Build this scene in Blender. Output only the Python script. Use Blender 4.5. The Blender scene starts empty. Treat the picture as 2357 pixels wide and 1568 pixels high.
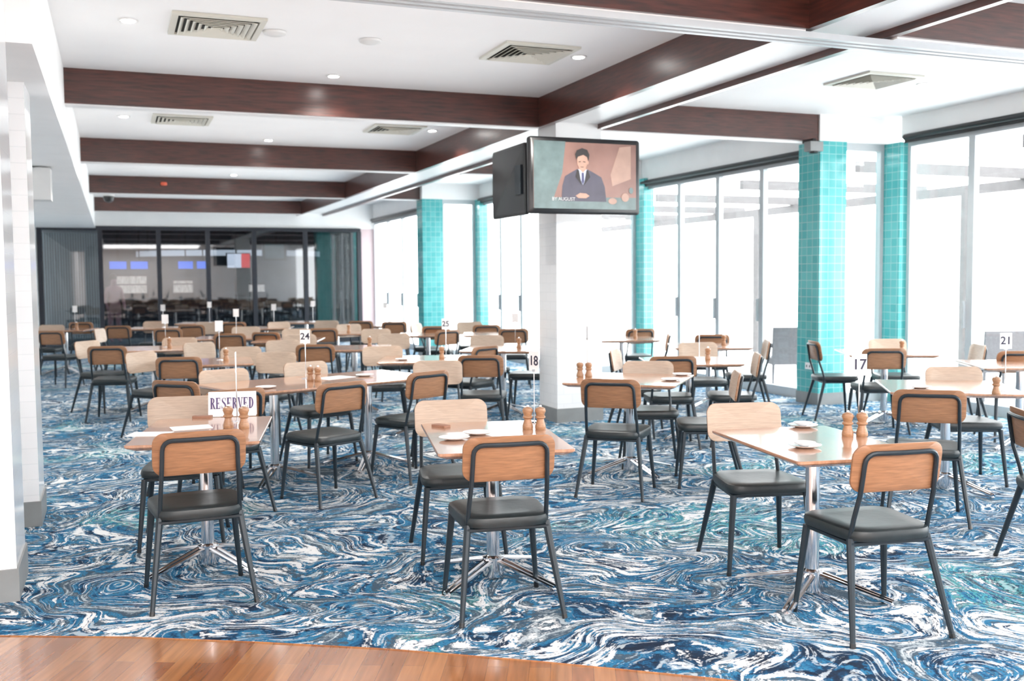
import bpy, bmesh, math, random
from mathutils import Vector, Matrix
random.seed(4)
C=bpy.context.scene.collection
R=math.radians
FPX=2300.0; AZ=R(21.65); TH=math.atan(142/2300); RO=.009; H=1.55
F0=Vector((math.sin(AZ)*math.cos(TH),math.cos(AZ)*math.cos(TH),-math.sin(TH)))
R0=Vector((math.cos(AZ),-math.sin(AZ),0)); U0=R0.cross(F0)
CR=R0*math.cos(RO)-U0*math.sin(RO); CU=U0*math.cos(RO)+R0*math.sin(RO)
def G(px,py,z):
    d=F0+CR*((px-1178.5)/FPX)-CU*((py-784)/FPX)
    s=(z-H)/d.z
    return Vector((d.x*s,d.y*s,z))
def W(px,D,z=0):
    t=(px-1178.5)/FPX
    return Vector((D*(math.sin(AZ)+t*math.cos(AZ)),D*(math.cos(AZ)-t*math.sin(AZ)),z))
# ---------------- camera
cd=bpy.data.cameras.new('camera'); cam=bpy.data.objects.new('camera',cd); C.objects.link(cam)
cd.sensor_width=36; cd.lens=FPX/2357*36; cd.clip_end=300
M=Matrix((( CR.x,CU.x,-F0.x,0),(CR.y,CU.y,-F0.y,0),(CR.z,CU.z,-F0.z,H),(0,0,0,1)))
cam.matrix_world=M
cd.dof.use_dof=True; cd.dof.focus_distance=5.0; cd.dof.aperture_fstop=2.8
bpy.context.scene.camera=cam
try:
    bpy.context.scene.view_settings.view_transform='Standard'
    bpy.context.scene.view_settings.look='None'
    bpy.context.scene.view_settings.exposure=0.0
except Exception as e: print(e)
# ---------------- materials
def newmat(name):
    m=bpy.data.materials.new(name); m.use_nodes=True
    nt=m.node_tree; b=nt.nodes['Principled BSDF']; return m,nt,b
def mat(name,col,rough=.5,metal=0,emit=0,noise=0,nscale=8,stretch=(1,1,1),bump=0,coat=0,crough=.08):
    m,nt,b=newmat(name); c=(*col,1)
    b.inputs['Base Color'].default_value=c; b.inputs['Roughness'].default_value=rough; b.inputs['Metallic'].default_value=metal
    if coat: b.inputs['Coat Weight'].default_value=coat; b.inputs['Coat Roughness'].default_value=crough
    if emit: b.inputs['Emission Color'].default_value=c; b.inputs['Emission Strength'].default_value=emit
    if noise or bump:
        tc=nt.nodes.new('ShaderNodeTexCoord'); mp=nt.nodes.new('ShaderNodeMapping'); mp.inputs['Scale'].default_value=stretch
        n=nt.nodes.new('ShaderNodeTexNoise'); n.inputs['Scale'].default_value=nscale; n.inputs['Detail'].default_value=5
        nt.links.new(tc.outputs['Object'],mp.inputs[0]); nt.links.new(mp.outputs[0],n.inputs['Vector'])
        if noise:
            cr=nt.nodes.new('ShaderNodeValToRGB'); cr.color_ramp.elements[0].position=.3; cr.color_ramp.elements[1].position=.7
            cr.color_ramp.elements[0].color=tuple(max(0,x*(1-noise)) for x in col)+(1,)
            cr.color_ramp.elements[1].color=tuple(min(1,x*(1+noise)) for x in col)+(1,)
            nt.links.new(n.outputs['Fac'],cr.inputs[0]); nt.links.new(cr.outputs[0],b.inputs['Base Color'])
        if bump:
            bp=nt.nodes.new('ShaderNodeBump'); bp.inputs['Strength'].default_value=bump; bp.inputs['Distance'].default_value=.01
            nt.links.new(n.outputs['Fac'],bp.inputs['Height']); nt.links.new(bp.outputs[0],b.inputs['Normal'])
    return m
def tilemat(name,c1,c2,grout,w,h,off=0,rough=.12,gs=.003):
    m,nt,b=newmat(name)
    g=nt.nodes.new('ShaderNodeNewGeometry'); sp=nt.nodes.new('ShaderNodeSeparateXYZ'); ad=nt.nodes.new('ShaderNodeMath'); cb=nt.nodes.new('ShaderNodeCombineXYZ')
    nt.links.new(g.outputs['Position'],sp.inputs[0]); nt.links.new(sp.outputs[0],ad.inputs[0]); nt.links.new(sp.outputs[1],ad.inputs[1])
    nt.links.new(ad.outputs[0],cb.inputs[0]); nt.links.new(sp.outputs[2],cb.inputs[1])
    br=nt.nodes.new('ShaderNodeTexBrick'); br.offset=off; br.inputs['Scale'].default_value=1
    br.inputs['Brick Width'].default_value=w; br.inputs['Row Height'].default_value=h; br.inputs['Mortar Size'].default_value=gs; br.inputs['Mortar Smooth'].default_value=.1
    br.inputs['Color1'].default_value=(*c1,1); br.inputs['Color2'].default_value=(*c2,1); br.inputs['Mortar'].default_value=(*grout,1)
    nt.links.new(cb.outputs[0],br.inputs['Vector']); nt.links.new(br.outputs['Color'],b.inputs['Base Color']); b.inputs['Roughness'].default_value=rough
    bp=nt.nodes.new('ShaderNodeBump'); bp.inputs['Strength'].default_value=.3; bp.inputs['Distance'].default_value=.003; bp.invert=True
    nt.links.new(br.outputs['Fac'],bp.inputs['Height']); nt.links.new(bp.outputs[0],b.inputs['Normal'])
    return m
def carpetmat():
    m,nt,b=newmat('swirl_carpet'); N=nt.nodes; L=nt.links
    b.inputs['Roughness'].default_value=.95; b.inputs['Specular IOR Level'].default_value=.1
    tc=N.new('ShaderNodeTexCoord')
    def noise(vec,scale,detail=2,rough=.5,dist=0):
        n=N.new('ShaderNodeTexNoise'); n.inputs['Scale'].default_value=scale; n.inputs['Detail'].default_value=detail; n.inputs['Roughness'].default_value=rough; n.inputs['Distortion'].default_value=dist
        L.new(vec,n.inputs['Vector']); return n
    def mth(op,a,c=None,d=None):
        x=N.new('ShaderNodeMath'); x.operation=op
        for i,v in enumerate((a,c,d)):
            if v is None: continue
            if isinstance(v,(int,float)): x.inputs[i].default_value=v
            else: L.new(v,x.inputs[i])
        return x.outputs[0]
    def ramp(f,els,interp='LINEAR'):
        r=N.new('ShaderNodeValToRGB'); r.color_ramp.interpolation=interp
        while len(r.color_ramp.elements)<len(els): r.color_ramp.elements.new(.5)
        for e,(p,c) in zip(r.color_ramp.elements,els):
            e.position=p; e.color=(*c,1) if isinstance(c,tuple) else (c,c,c,1)
        L.new(f,r.inputs[0]); return r.outputs[0]
    def mix(f,a,c):
        x=N.new('ShaderNodeMix'); x.data_type='RGBA'
        if isinstance(f,(int,float)): x.inputs[0].default_value=f
        else: L.new(f,x.inputs[0])
        for i,v in ((6,a),(7,c)):
            if isinstance(v,tuple): x.inputs[i].default_value=(*v,1)
            else: L.new(v,x.inputs[i])
        return x.outputs[2]
    def comb(a,c,d=0.0):
        x=N.new('ShaderNodeCombineXYZ')
        for i,v in enumerate((a,c,d)):
            if isinstance(v,(int,float)): x.inputs[i].default_value=v
            else: L.new(v,x.inputs[i])
        return x.outputs[0]
    P=tc.outputs['Object']
    w=noise(P,.9,2)
    va=N.new('ShaderNodeVectorMath'); va.operation='MULTIPLY_ADD'; L.new(w.outputs['Color'],va.inputs[0]); va.inputs[1].default_value=(1.4,1.4,0); L.new(P,va.inputs[2]); wv=va.outputs[0]
    n1=noise(wv,.95,1.3,.5).outputs['Fac']; n2=noise(P,1.3,2,.5).outputs['Fac']; n3=noise(wv,.75,2).outputs['Fac']; n4=noise(P,90,3,.75).outputs['Fac']; n5=noise(P,7,4,.65).outputs['Fac']; n6=noise(P,1.6,3,.6).outputs['Fac']
    j=mth('MULTIPLY',n5,2.6)
    s1=noise(comb(mth('MULTIPLY',n1,74),mth('MULTIPLY',n2,13),j),1.0,4,.62).outputs['Fac']
    s2=noise(comb(mth('MULTIPLY',n1,17),mth('MULTIPLY',n2,9),mth('MULTIPLY',n5,2.0)),1.0,4,.62).outputs['Fac']
    s3=noise(comb(mth('MULTIPLY',n1,170),mth('MULTIPLY',n2,14),j),1.0,2,.6).outputs['Fac']
    gr=mth('MULTIPLY',mth('SUBTRACT',n4,.5),.16)
    base=ramp(mth('ADD',s2,gr),[(.33,(.014,.022,.042)),(.41,(.014,.040,.085)),(.455,(.018,.10,.21)),(.505,(.034,.19,.34)),(.54,(.045,.08,.12)),(.60,(.075,.11,.145)),(.645,(.28,.34,.38)),(.71,(.56,.61,.63))])
    reg=mth('MULTIPLY',mth('SUBTRACT',n6,.5),.34)
    wl=ramp(mth('ADD',mth('ADD',s1,reg),gr),[(.545,0.0),(.595,1.0)])
    fl=ramp(mth('ADD',s3,mth('MULTIPLY',gr,.6)),[(.56,0.0),(.615,1.0)])
    c=mix(mth('MULTIPLY',fl,.62),base,(.56,.64,.69))
    c=mix(mth('MULTIPLY',wl,.92),c,(.76,.775,.78))
    tm=mth('MULTIPLY',ramp(mth('ADD',s1,gr),[(.46,0.0),(.495,1.0),(.515,1.0),(.54,0.0)]) ,ramp(n3,[(.57,0.0),(.64,1.0)]))
    c=mix(mth('MULTIPLY',tm,.65),c,(.12,.50,.50))
    L.new(c,b.inputs['Base Color'])
    return m
def plankmat():
    m,nt,b=newmat('timber_boards'); N=nt.nodes; L=nt.links
    tc=N.new('ShaderNodeTexCoord'); mp=N.new('ShaderNodeMapping'); mp.inputs['Rotation'].default_value=(0,0,R(-65))
    L.new(tc.outputs['Object'],mp.inputs[0])
    br=N.new('ShaderNodeTexBrick'); br.inputs['Scale'].default_value=1; br.inputs['Brick Width'].default_value=1.3; br.inputs['Row Height'].default_value=.085; br.inputs['Mortar Size'].default_value=.0006
    br.inputs['Color1'].default_value=(.38,.165,.06,1); br.inputs['Color2'].default_value=(.24,.085,.03,1); br.inputs['Mortar'].default_value=(.16,.06,.025,1)
    L.new(mp.outputs[0],br.inputs['Vector'])
    n=N.new('ShaderNodeTexNoise'); n.inputs['Scale'].default_value=3; mp2=N.new('ShaderNodeMapping'); mp2.inputs['Scale'].default_value=(1,14,1); L.new(mp.outputs[0],mp2.inputs[0]); L.new(mp2.outputs[0],n.inputs['Vector'])
    mm=N.new('ShaderNodeMix'); mm.data_type='RGBA'; mm.blend_type='OVERLAY'; mm.inputs[0].default_value=.4
    L.new(br.outputs['Color'],mm.inputs[6]); L.new(n.outputs['Fac'],mm.inputs[7]); L.new(mm.outputs[2],b.inputs['Base Color'])
    b.inputs['Roughness'].default_value=.25; b.inputs['Coat Weight'].default_value=.8; b.inputs['Coat Roughness'].default_value=.1; return m
def glassmat(name,tint,refl,rough=.02):
    m=bpy.data.materials.new(name); m.use_nodes=True; nt=m.node_tree; nt.nodes.clear()
    o=nt.nodes.new('ShaderNodeOutputMaterial'); t=nt.nodes.new('ShaderNodeBsdfTransparent'); g=nt.nodes.new('ShaderNodeBsdfGlossy'); x=nt.nodes.new('ShaderNodeMixShader')
    t.inputs[0].default_value=(*tint,1); g.inputs['Roughness'].default_value=rough; x.inputs[0].default_value=refl
    nt.links.new(t.outputs[0],x.inputs[1]); nt.links.new(g.outputs[0],x.inputs[2]); nt.links.new(x.outputs[0],o.inputs[0]); return m
MT=dict(
 carpet=carpetmat(), plank=plankmat(),
 white=mat('white_paint',(.88,.88,.88),.6,noise=.02,nscale=3), ceil=mat('ceiling_paint',(.88,.88,.88),.7,noise=.015,nscale=2),
 soffit=mat('soffit_paint',(.88,.88,.88),.4,noise=.01,nscale=2),
 beam=mat('mahogany',(.060,.0145,.009),.34,noise=.6,nscale=3,stretch=(1.5,1.5,16),coat=.6,crough=.28),
 teal=tilemat('teal_tile',(.07,.38,.39),(.12,.47,.47),(.36,.60,.60),.10,.10),
 wtile=tilemat('white_tile',(.86,.87,.88),(.88,.89,.90),(.80,.82,.83),.20,.10,.5),
 greytrim=mat('grey_skirting',(.25,.26,.26),.4,noise=.08), alu=mat('pale_aluminium',(.50,.53,.55),.35,.0,noise=.03),
 black=mat('black_plastic',(.012,.013,.015),.3,noise=.1), darkalu=mat('dark_aluminium',(.008,.011,.02),.45,noise=.1),
 vinyl=mat('black_vinyl',(.013,.020,.023),.40,noise=.15,nscale=30,bump=.08), slate=mat('slate_metal',(.014,.024,.033),.4,.2,noise=.08,nscale=20),
 oakb=mat('oak_veneer_shaded',(.30,.148,.075),.42,noise=.22,nscale=9,stretch=(1.2,3,14)), oakf=mat('oak_veneer_lit',(.50,.375,.285),.42,noise=.12,nscale=9,stretch=(1.2,3,14)),  # one oak: light and shade put into the front and back colours
 top=mat('table_veneer',(.46,.245,.15),.26,noise=.2,nscale=6,stretch=(9,1.2,3),coat=.8,crough=.08), 
 chrome=mat('chrome',(.78,.78,.8),.12,1,noise=.02), mill=mat('beech_mill',(.38,.205,.11),.35,noise=.2,nscale=40,stretch=(1,1,3)),
 china=mat('white_china',(.85,.85,.86),.15,noise=.01), paper=mat('white_paper',(.85,.85,.86),.6,noise=.02), ink=mat('dark_ink',(.03,.03,.06),.6,noise=.05), purple=mat('purple_ink',(.09,.06,.17),.6,noise=.05),
 napkin=mat('brown_napkin',(.33,.17,.11),.7,noise=.1), vent=mat('vent_metal',(.62,.61,.54),.4,noise=.03), dark=mat('dark_void',(.03,.03,.028),.8,noise=.1),
 lamp=mat('lamp_lens',(1,.98,.95),.3,emit=60,noise=.001), red=mat('red_plastic',(.7,.12,.06),.4,noise=.05),
 pink=mat('pink_wall',(.50,.40,.42),.6,noise=.03), glass=glassmat('clear_glass',(.97,.98,.98),.04), dglass=glassmat('dark_glass',(.46,.50,.54),.09),
 pave=mat('pale_paving',(.75,.74,.73),.8,noise=.05), timber=mat('weathered_timber',(.115,.11,.112),.8,noise=.1), wicker=mat('pale_wicker',(.12,.12,.13),.8,noise=.15,nscale=60),
 barwall=mat('bar_wall',(.085,.105,.12),.6,noise=.5,nscale=1.2), blue=mat('blue_screen',(.01,.14,.75),.5,emit=2.6,noise=.001), bwhite=mat('bar_white_glow',(.75,.77,.8),.5,emit=.9,noise=.01),
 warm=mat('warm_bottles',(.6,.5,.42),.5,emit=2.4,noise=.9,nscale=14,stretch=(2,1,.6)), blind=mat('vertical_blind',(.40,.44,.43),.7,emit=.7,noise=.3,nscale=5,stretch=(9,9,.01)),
 shirt=mat('pink_shirt',(.45,.25,.27),.7,noise=.05), hair=mat('dark_hair',(.02,.015,.012),.6,noise=.1),
 s_bg=mat('screen_brown',(.20,.11,.09),.25,emit=.6,noise=.3,nscale=2.5), s_teal=mat('screen_teal',(.10,.14,.14),.25,emit=.5,noise=.25), s_skin=mat('screen_skin',(.34,.2,.15),.3,emit=.6,noise=.15,nscale=14), s_hair=mat('screen_hair',(.02,.015,.015),.3,noise=.1),
 s_suit=mat('screen_suit',(.05,.045,.065),.3,emit=.6,noise=.2), s_shirt=mat('screen_shirt',(.36,.39,.48),.3,emit=.6,noise=.05), s_tie=mat('screen_tie',(.05,.05,.12),.3,emit=.3,noise=.05), s_light=mat('screen_light',(.30,.19,.15),.3,emit=.6,noise=.15), s_txt=mat('screen_text',(.40,.40,.40),.3,emit=.8,noise=.01),
 redscr=mat('red_screen',(.7,.06,.06),.4,emit=3,noise=.01), whscr=mat('white_screen',(.8,.8,.85),.4,emit=2,noise=.01), gbox=mat('grey_white_plastic',(.7,.7,.69),.4,noise=.02),
)
# ---------------- mesh builder
class MB:
    def __init__(s): s.v=[]; s.f=[]; s.mi=[]; s.cur=0
    def add(s,vs,fs):
        o=len(s.v); s.v+= [tuple(v) for v in vs]; s.f+=[tuple(i+o for i in f) for f in fs]; s.mi+=[s.cur]*len(fs); return s
    def box(s,x0,x1,y0,y1,z0,z1):
        return s.add([(x0,y0,z0),(x1,y0,z0),(x1,y1,z0),(x0,y1,z0),(x0,y0,z1),(x1,y0,z1),(x1,y1,z1),(x0,y1,z1)],[(0,3,2,1),(4,5,6,7),(0,1,5,4),(1,2,6,5),(2,3,7,6),(3,0,4,7)])
    def tube(s,pts,r,n=8,closed=False):
        pts=[Vector(p) for p in pts]; k=len(pts); rs=r if isinstance(r,(list,tuple)) else [r]*k
        vs=[];fs=[]; up=None
        for i,p in enumerate(pts):
            if closed: t=(pts[(i+1)%k]-pts[i-1])
            else: t=(pts[min(i+1,k-1)]-pts[max(i-1,0)])
            t.normalize()
            if up is None:
                up=Vector((0,0,1)) if abs(t.z)<.9 else Vector((0,1,0))
            a=t.cross(up).normalized(); b=a.cross(t).normalized(); up=b
            for j in range(n):
                q=2*math.pi*j/n+math.pi/n; vs.append(p+(a*math.cos(q)+b*math.sin(q))*rs[i])
        for i in range(k if closed else k-1):
            i2=(i+1)%k
            for j in range(n): fs.append((i*n+j,i*n+(j+1)%n,i2*n+(j+1)%n,i2*n+j))
        if not closed: fs.append(tuple(range(n))[::-1]); fs.append(tuple((k-1)*n+j for j in range(n)))
        return s.add(vs,fs)
    def lathe(s,prof,n=16,c=(0,0,0)):
        vs=[];fs=[]
        for r,z in prof:
            for j in range(n):
                q=2*math.pi*j/n; vs.append((c[0]+r*math.cos(q),c[1]+r*math.sin(q),c[2]+z))
        for i in range(len(prof)-1):
            for j in range(n): fs.append((i*n+j,i*n+(j+1)%n,(i+1)*n+(j+1)%n,(i+1)*n+j))
        fs.append(tuple(range(n))[::-1]); fs.append(tuple((len(prof)-1)*n+j for j in range(n)))
        return s.add(vs,fs)
    def stack(s,rings):
        n=len(rings[0]); vs=[p for r in rings for p in r]; fs=[]
        for i in range(len(rings)-1):
            for j in range(n): fs.append((i*n+j,i*n+(j+1)%n,(i+1)*n+(j+1)%n,(i+1)*n+j))
        fs.append(tuple(range(n))[::-1]); fs.append(tuple((len(rings)-1)*n+j for j in range(n)))
        return s.add(vs,fs)
    def prism(s,poly,z0,z1): return s.stack([[(x,y,z0) for x,y in poly],[(x,y,z1) for x,y in poly]])
    def mesh(s,name,m,smooth=False):
        me=bpy.data.meshes.new(name); me.from_pydata(s.v,[],s.f); me.update()
        ms=m if isinstance(m,(list,tuple)) else [m]
        for q in ms: me.materials.append(MT[q] if isinstance(q,str) else q)
        for p,i in zip(me.polygons,s.mi): p.material_index=i; p.use_smooth=smooth
        if smooth:
            try: me.set_sharp_from_angle(angle=R(40))
            except Exception: pass
        return me
    def build(s,name,m,parent=None,smooth=False,loc=None,rot=0):
        o=bpy.data.objects.new(name,s.mesh(name,m,smooth)); C.objects.link(o)
        if parent: o.parent=parent
        if loc is not None: o.location=loc; o.rotation_euler=(0,0,rot)
        return o
def link(name,me,parent=None):
    o=bpy.data.objects.new(name,me); C.objects.link(o); o.parent=parent; return o
def tag(o,label,cat,group=None,kind=None):
    o['label']=label; o['category']=cat
    if group: o['group']=group
    if kind: o['kind']=kind
    return o
def thing(name,label,cat,loc=(0,0,0),rot=0,group=None,kind=None):
    o=bpy.data.objects.new(name,None); C.objects.link(o); o.empty_display_size=.1; o.location=loc; o.rotation_euler=(0,0,rot)
    return tag(o,label,cat,group,kind)
def copy_tree(o,parent=None):
    c=o.copy(); C.objects.link(c); c.parent=parent
    for ch in list(o.children): copy_tree(ch,c)
    return c
def struct(mb,name,m,label,cat,smooth=False):
    o=mb.build(name,m,None,smooth); tag(o,label,cat,kind='structure'); return o
def rrect(w,h,r,n=5):
    pts=[]
    for cx,cy,a0 in ((w/2-r,-h/2+r,-90),(w/2-r,h/2-r,0),(-w/2+r,h/2-r,90),(-w/2+r,-h/2+r,180)):
        for i in range(n+1):
            a=R(a0+90*i/n); pts.append((cx+r*math.cos(a),cy+r*math.sin(a)))
    return pts
def text_obj(s,size,m,parent,loc,rot,name='lettering',ext=.0006,off=0):
    cu=bpy.data.curves.new('txt','FONT'); cu.body=s; cu.size=size; cu.align_x='CENTER'; cu.align_y='CENTER'; cu.extrude=ext; cu.offset=off
    t=bpy.data.objects.new('txt',cu); C.objects.link(t); bpy.context.view_layer.update()
    me=bpy.data.meshes.new_from_object(t.evaluated_get(bpy.context.evaluated_depsgraph_get()))
    bpy.data.objects.remove(t); me.materials.clear(); me.materials.append(MT[m])
    o=link(name,me,parent); o.location=loc; o.rotation_euler=rot; return o
# bold condensed serif capitals drawn as flat faces (x right, y up)
def serif_word(word,sx,sy,m,parent,loc,rot,name='lettering'):
    mb=MB(); off=0; tot=0.80*len(word)
    def rect(x0,x1,y0,y1): poly([(x0,y0),(x1,y0),(x1,y1),(x0,y1)])
    def poly(p): mb.add([((off+x-tot/2)*sx,(y-.5)*sy,0) for x,y in p],[tuple(range(len(p)))])
    def stem(x,w=.22): rect(x,x+w,0,1); rect(x-.06,x+w+.05,0,.055); rect(x-.06,x+w+.05,.945,1)
    def bowl(x,y0,y1,rx,t):
        cy=(y0+y1)/2; ry=(y1-y0)/2; n=10
        for i in range(n):
            a,b_=R(-90+180*i/n),R(-90+180*(i+1)/n)
            f=lambda a,k: (x+(rx-k*t)*math.cos(a), cy+(ry-k*.06)*math.sin(a))
            poly([f(a,1),f(a,0),f(b_,0),f(b_,1)])
    for ch in word:
        if ch=='E':
            stem(.07); rect(.2,.64,.93,1); rect(.2,.64,0,.07); rect(.2,.46,.465,.535); rect(.59,.65,.72,1); rect(.59,.65,0,.28); rect(.43,.48,.37,.63)
        elif ch=='D': stem(.07); bowl(.26,0,1,.44,.21)
        elif ch=='R': stem(.07); bowl(.26,.47,1,.36,.18); poly([(.28,.5),(.46,.5),(.74,0),(.52,0)]); rect(.5,.76,0,.05)
        elif ch=='V': poly([(.02,1),(.24,1),(.45,.0),(.35,.0)]); poly([(.35,0),(.45,0),(.66,1),(.58,1)]); rect(-.04,.29,.945,1); rect(.5,.75,.945,1)
        elif ch=='S':
            pts=[(.62,.80),(.56,.93),(.38,.975),(.20,.90),(.14,.76),(.24,.63),(.40,.53),(.55,.42),(.62,.26),(.54,.09),(.36,.025),(.18,.07),(.09,.22)]
            wd=[.02,.03,.03,.05,.085,.11,.115,.11,.085,.05,.03,.03,.02]
            for i in range(len(pts)-1):
                (xa,ya),(xb,yb)=pts[i],pts[i+1]; wa,wb=wd[i],wd[i+1]
                dx,dy=xb-xa,yb-ya; l=math.hypot(dx,dy); nx,ny=-dy/l,dx/l
                poly([(xa+nx*wa,ya+ny*wa*.6),(xa-nx*wa,ya-ny*wa*.6),(xb-nx*wb,yb-ny*wb*.6),(xb+nx*wb,yb+ny*wb*.6)])
            rect(.60,.65,.72,1); rect(.07,.12,0,.3)
        off+=.80
    o=mb.build(name,m,parent); o.location=loc; o.rotation_euler=rot; return o
# ================= SETTING
ZC=3.46; ZB=3.15; XL=-.36
curve=[(-3,6.1),(-1.6,5.5)]+[tuple(G(x,y,0)[:2]) for x,y in ((0,1465),(300,1468),(600,1480),(900,1496),(1240,1524),(1650,1564))]
x,y=curve[-1]; curve+=[(x+.6,y-.55),(x+1.4,y-1.45),(x+2.4,y-2.9),(x+3.2,-4.2)]
poly=curve+[(9.1,-4.2),(9.1,9.85),(8.25,9.85),(8.25,14.6),(7.1,14.6),(7.1,19.3),(6.3,19.3),(6.3,25.1),(-3,25.1)]
def flat(name,poly,z,m,label,cat):
    bm=bmesh.new(); vs=[bm.verts.new((x,y,z)) for x,y in poly]; f=bm.faces.new(vs)
    f.normal_update()
    if f.normal.z<0: f.normal_flip()
    bmesh.ops.triangulate(bm,faces=[f])
    me=bpy.data.meshes.new(name); bm.to_mesh(me); bm.free(); me.materials.append(MT[m]); o=link(name,me); tag(o,label,cat,kind='structure'); return o
flat('floor',poly,0,'carpet','blue white and teal swirl patterned carpet','floor')
flat('floor_timber',[(-3,-4.2)]+curve[::-1],0,'plank','polished orange timber board floor in the foreground','floor')
mb=MB(); mb.tube([(x,y,.001) for x,y in curve],.004,6); struct(mb,'trim_1','plank','thin strip where carpet meets timber floor','trim')
mb=MB(); mb.box(9.12,40,-10,45,-.12,-.03); mb.box(8.4,9.12,10.0,45,-.12,-.03); mb.box(7.2,8.4,14.8,45,-.12,-.03); mb.box(6.4,7.2,19.5,45,-.12,-.03)
struct(mb,'ground','pave','pale sunlit paving outside the windows','ground')
mb=MB(); mb.prism([(-1.7,-4.2),(9.1,-4.2),(9.1,9.9),(8.25,9.9),(8.25,14.65),(7.1,14.65),(7.1,19.35),(6.3,19.35),(6.3,25.1),(-1.7,25.1)],ZC,ZC+.12); struct(mb,'ceiling','ceil','flat white ceiling','ceiling')
mb=MB(); mb.box(-1.75,-1.6,-4.2,25.1,0,ZC); struct(mb,'wall_left','white','white wall on the left','wall')
mb=MB(); mb.box(-1.75,9.1,-4.3,-4.2,0,ZC); struct(mb,'wall_rear','white','white wall behind the viewer','wall')
mb=MB(); mb.box(-1.6,XL,5.86,25,2.8,ZC); struct(mb,'wall_left_bulkhead','white','long white bulkhead along the left side','bulkhead')
for i,(y0,y1,ds,zt) in enumerate(((5.36,5.86,'nearest',ZC),(6.98,7.45,'second',2.8))):
    r=thing(f'wall_left_pillar_{i+1}',f'{ds} white tiled pillar at the left edge of the photo','pillar',(0,0,0),0,kind='structure')
    MB().box(-1.05,-.485,y0,y1,.16,zt).build('shaft','wtile',r)
    MB().box(-1.06,-.475,y0-.012,y1+.012,0,.16).build('skirting','greytrim',r)
mb=MB(); mb.box(-1.7,6.3,25,25.12,2.85,ZC); mb.box(5.82,6.3,25,25.12,0,2.85); struct(mb,'wall_far','white','white far wall above the dark glass','wall')
mb=MB(); mb.box(5.83,6.19,24.985,25,0,2.84); struct(mb,'wall_far_panel','pink','dusky pink panel beside the far glass','wall')
BY=[5.40,9.83,14.45,19.4,24.3]
nm=['nearest','second','third','fourth','farthest']
for i,y in enumerate(BY):
    t=thing(f'trim_beam_{i+1}',f'{nm[i]} dark mahogany beam crossing the main ceiling','beam',kind='structure')
    MB().box(XL if i else -1.6,4.23,y,y+.2,ZB,ZC).build('beam_cladding','beam',t)
    MB().box(XL if i else -1.6,4.23,y+.03,y+.17,ZB-.012,ZB).build('soffit','soffit',t)
    xr=[8.95,7.82,6.9,5.75,5.2][i]
    if i<4:
        t=thing(f'trim_side_beam_{i+1}',f'{nm[i]} short mahogany beam between bulkhead and windows','beam',kind='structure')
        MB().box(4.94,xr,y-.05,y+.14,ZB,ZC).build('beam_cladding','beam',t)
        MB().box(4.94,xr,y-.02,y+.11,ZB-.012,ZB).build('soffit','soffit',t)
mb=MB()
for k in range(3): mb.box(-.43,8.9,5.42+k*.075,5.46+k*.075,ZB-.05,ZB-.012)
struct(mb,'trim_track','alu','pale metal sliding track under the nearest beam','trim')
t=thing('trim_long_bulkhead','long mahogany clad bulkhead over the column line','bulkhead',kind='structure')
MB().box(4.23,4.29,1,25,ZB,ZC).build('cladding_board','beam',t)
MB().box(4.88,4.94,1,25,ZB,ZC).build('cladding_board','beam',t)
MB().box(4.29,4.88,1,25,ZB+.05,ZC).build('soffit','soffit',t)
t=thing('wall_column','central column clad in white tiles','column',kind='structure')
MB().box(4.385,4.92,9.74,10.22,.15,2.15).build('tiled_shaft','wtile',t)
MB().box(4.385,4.92,9.74,10.22,2.15,ZB+.05).build('upper_shaft','white',t)
MB().box(4.375,4.93,9.73,10.23,0,.15).build('skirting','greytrim',t)
bays=[('A',8.95,3.0,9.5,3.20,[3.0,4.1,5.2,6.3,7.4,8.54,9.5]),('B',8.1,10.2,14.4,3.08,None),('C',6.98,14.95,19.1,3.14,None),('D',6.2,19.7,24.95,3.06,None)]
wl={'A':'nearest bay of tall glazed doors on the right','B':'second bay of tall glazed doors behind teal tiled pier','C':'third bay of tall glazed doors beyond the column','D':'farthest bay of tall glazed doors near dark glass'}
def win(n,label,p0,p1,ztop,splits,out):
    t=thing(f'window_{n}',label,'window',kind='structure')
    d=Vector((p1[0]-p0[0],p1[1]-p0[1])); Ln=d.length; d.normalize(); ang=math.atan2(d.y,d.x)
    t.location=(p0[0],p0[1],0); t.rotation_euler=(0,0,ang)
    mb=MB(); mb.box(0,Ln,-.04,.04,ztop-.09,ztop); mb.box(0,Ln,-.04,.04,0,.12); mb.box(0,.05,-.04,.04,.12,ztop-.09); mb.box(Ln-.05,Ln,-.04,.04,.12,ztop-.09); mb.build('window_frame','alu',t)
    for s in splits[1:-1]:
        MB().box(s*Ln-.045,s*Ln+.045,-.035,.035,.12,ztop-.09).build('mullion','alu',t)
        if out: MB().box(s*Ln+.042,s*Ln+.06,.035,.07,.95,1.25).build('handle','alu',t)
    for a,b_ in zip(splits[:-1],splits[1:]):
        MB().box(a*Ln+.05,b_*Ln-.05,-.004,.004,.12,ztop-.09).build('pane','glass',t)
    return t
wn=1
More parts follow.
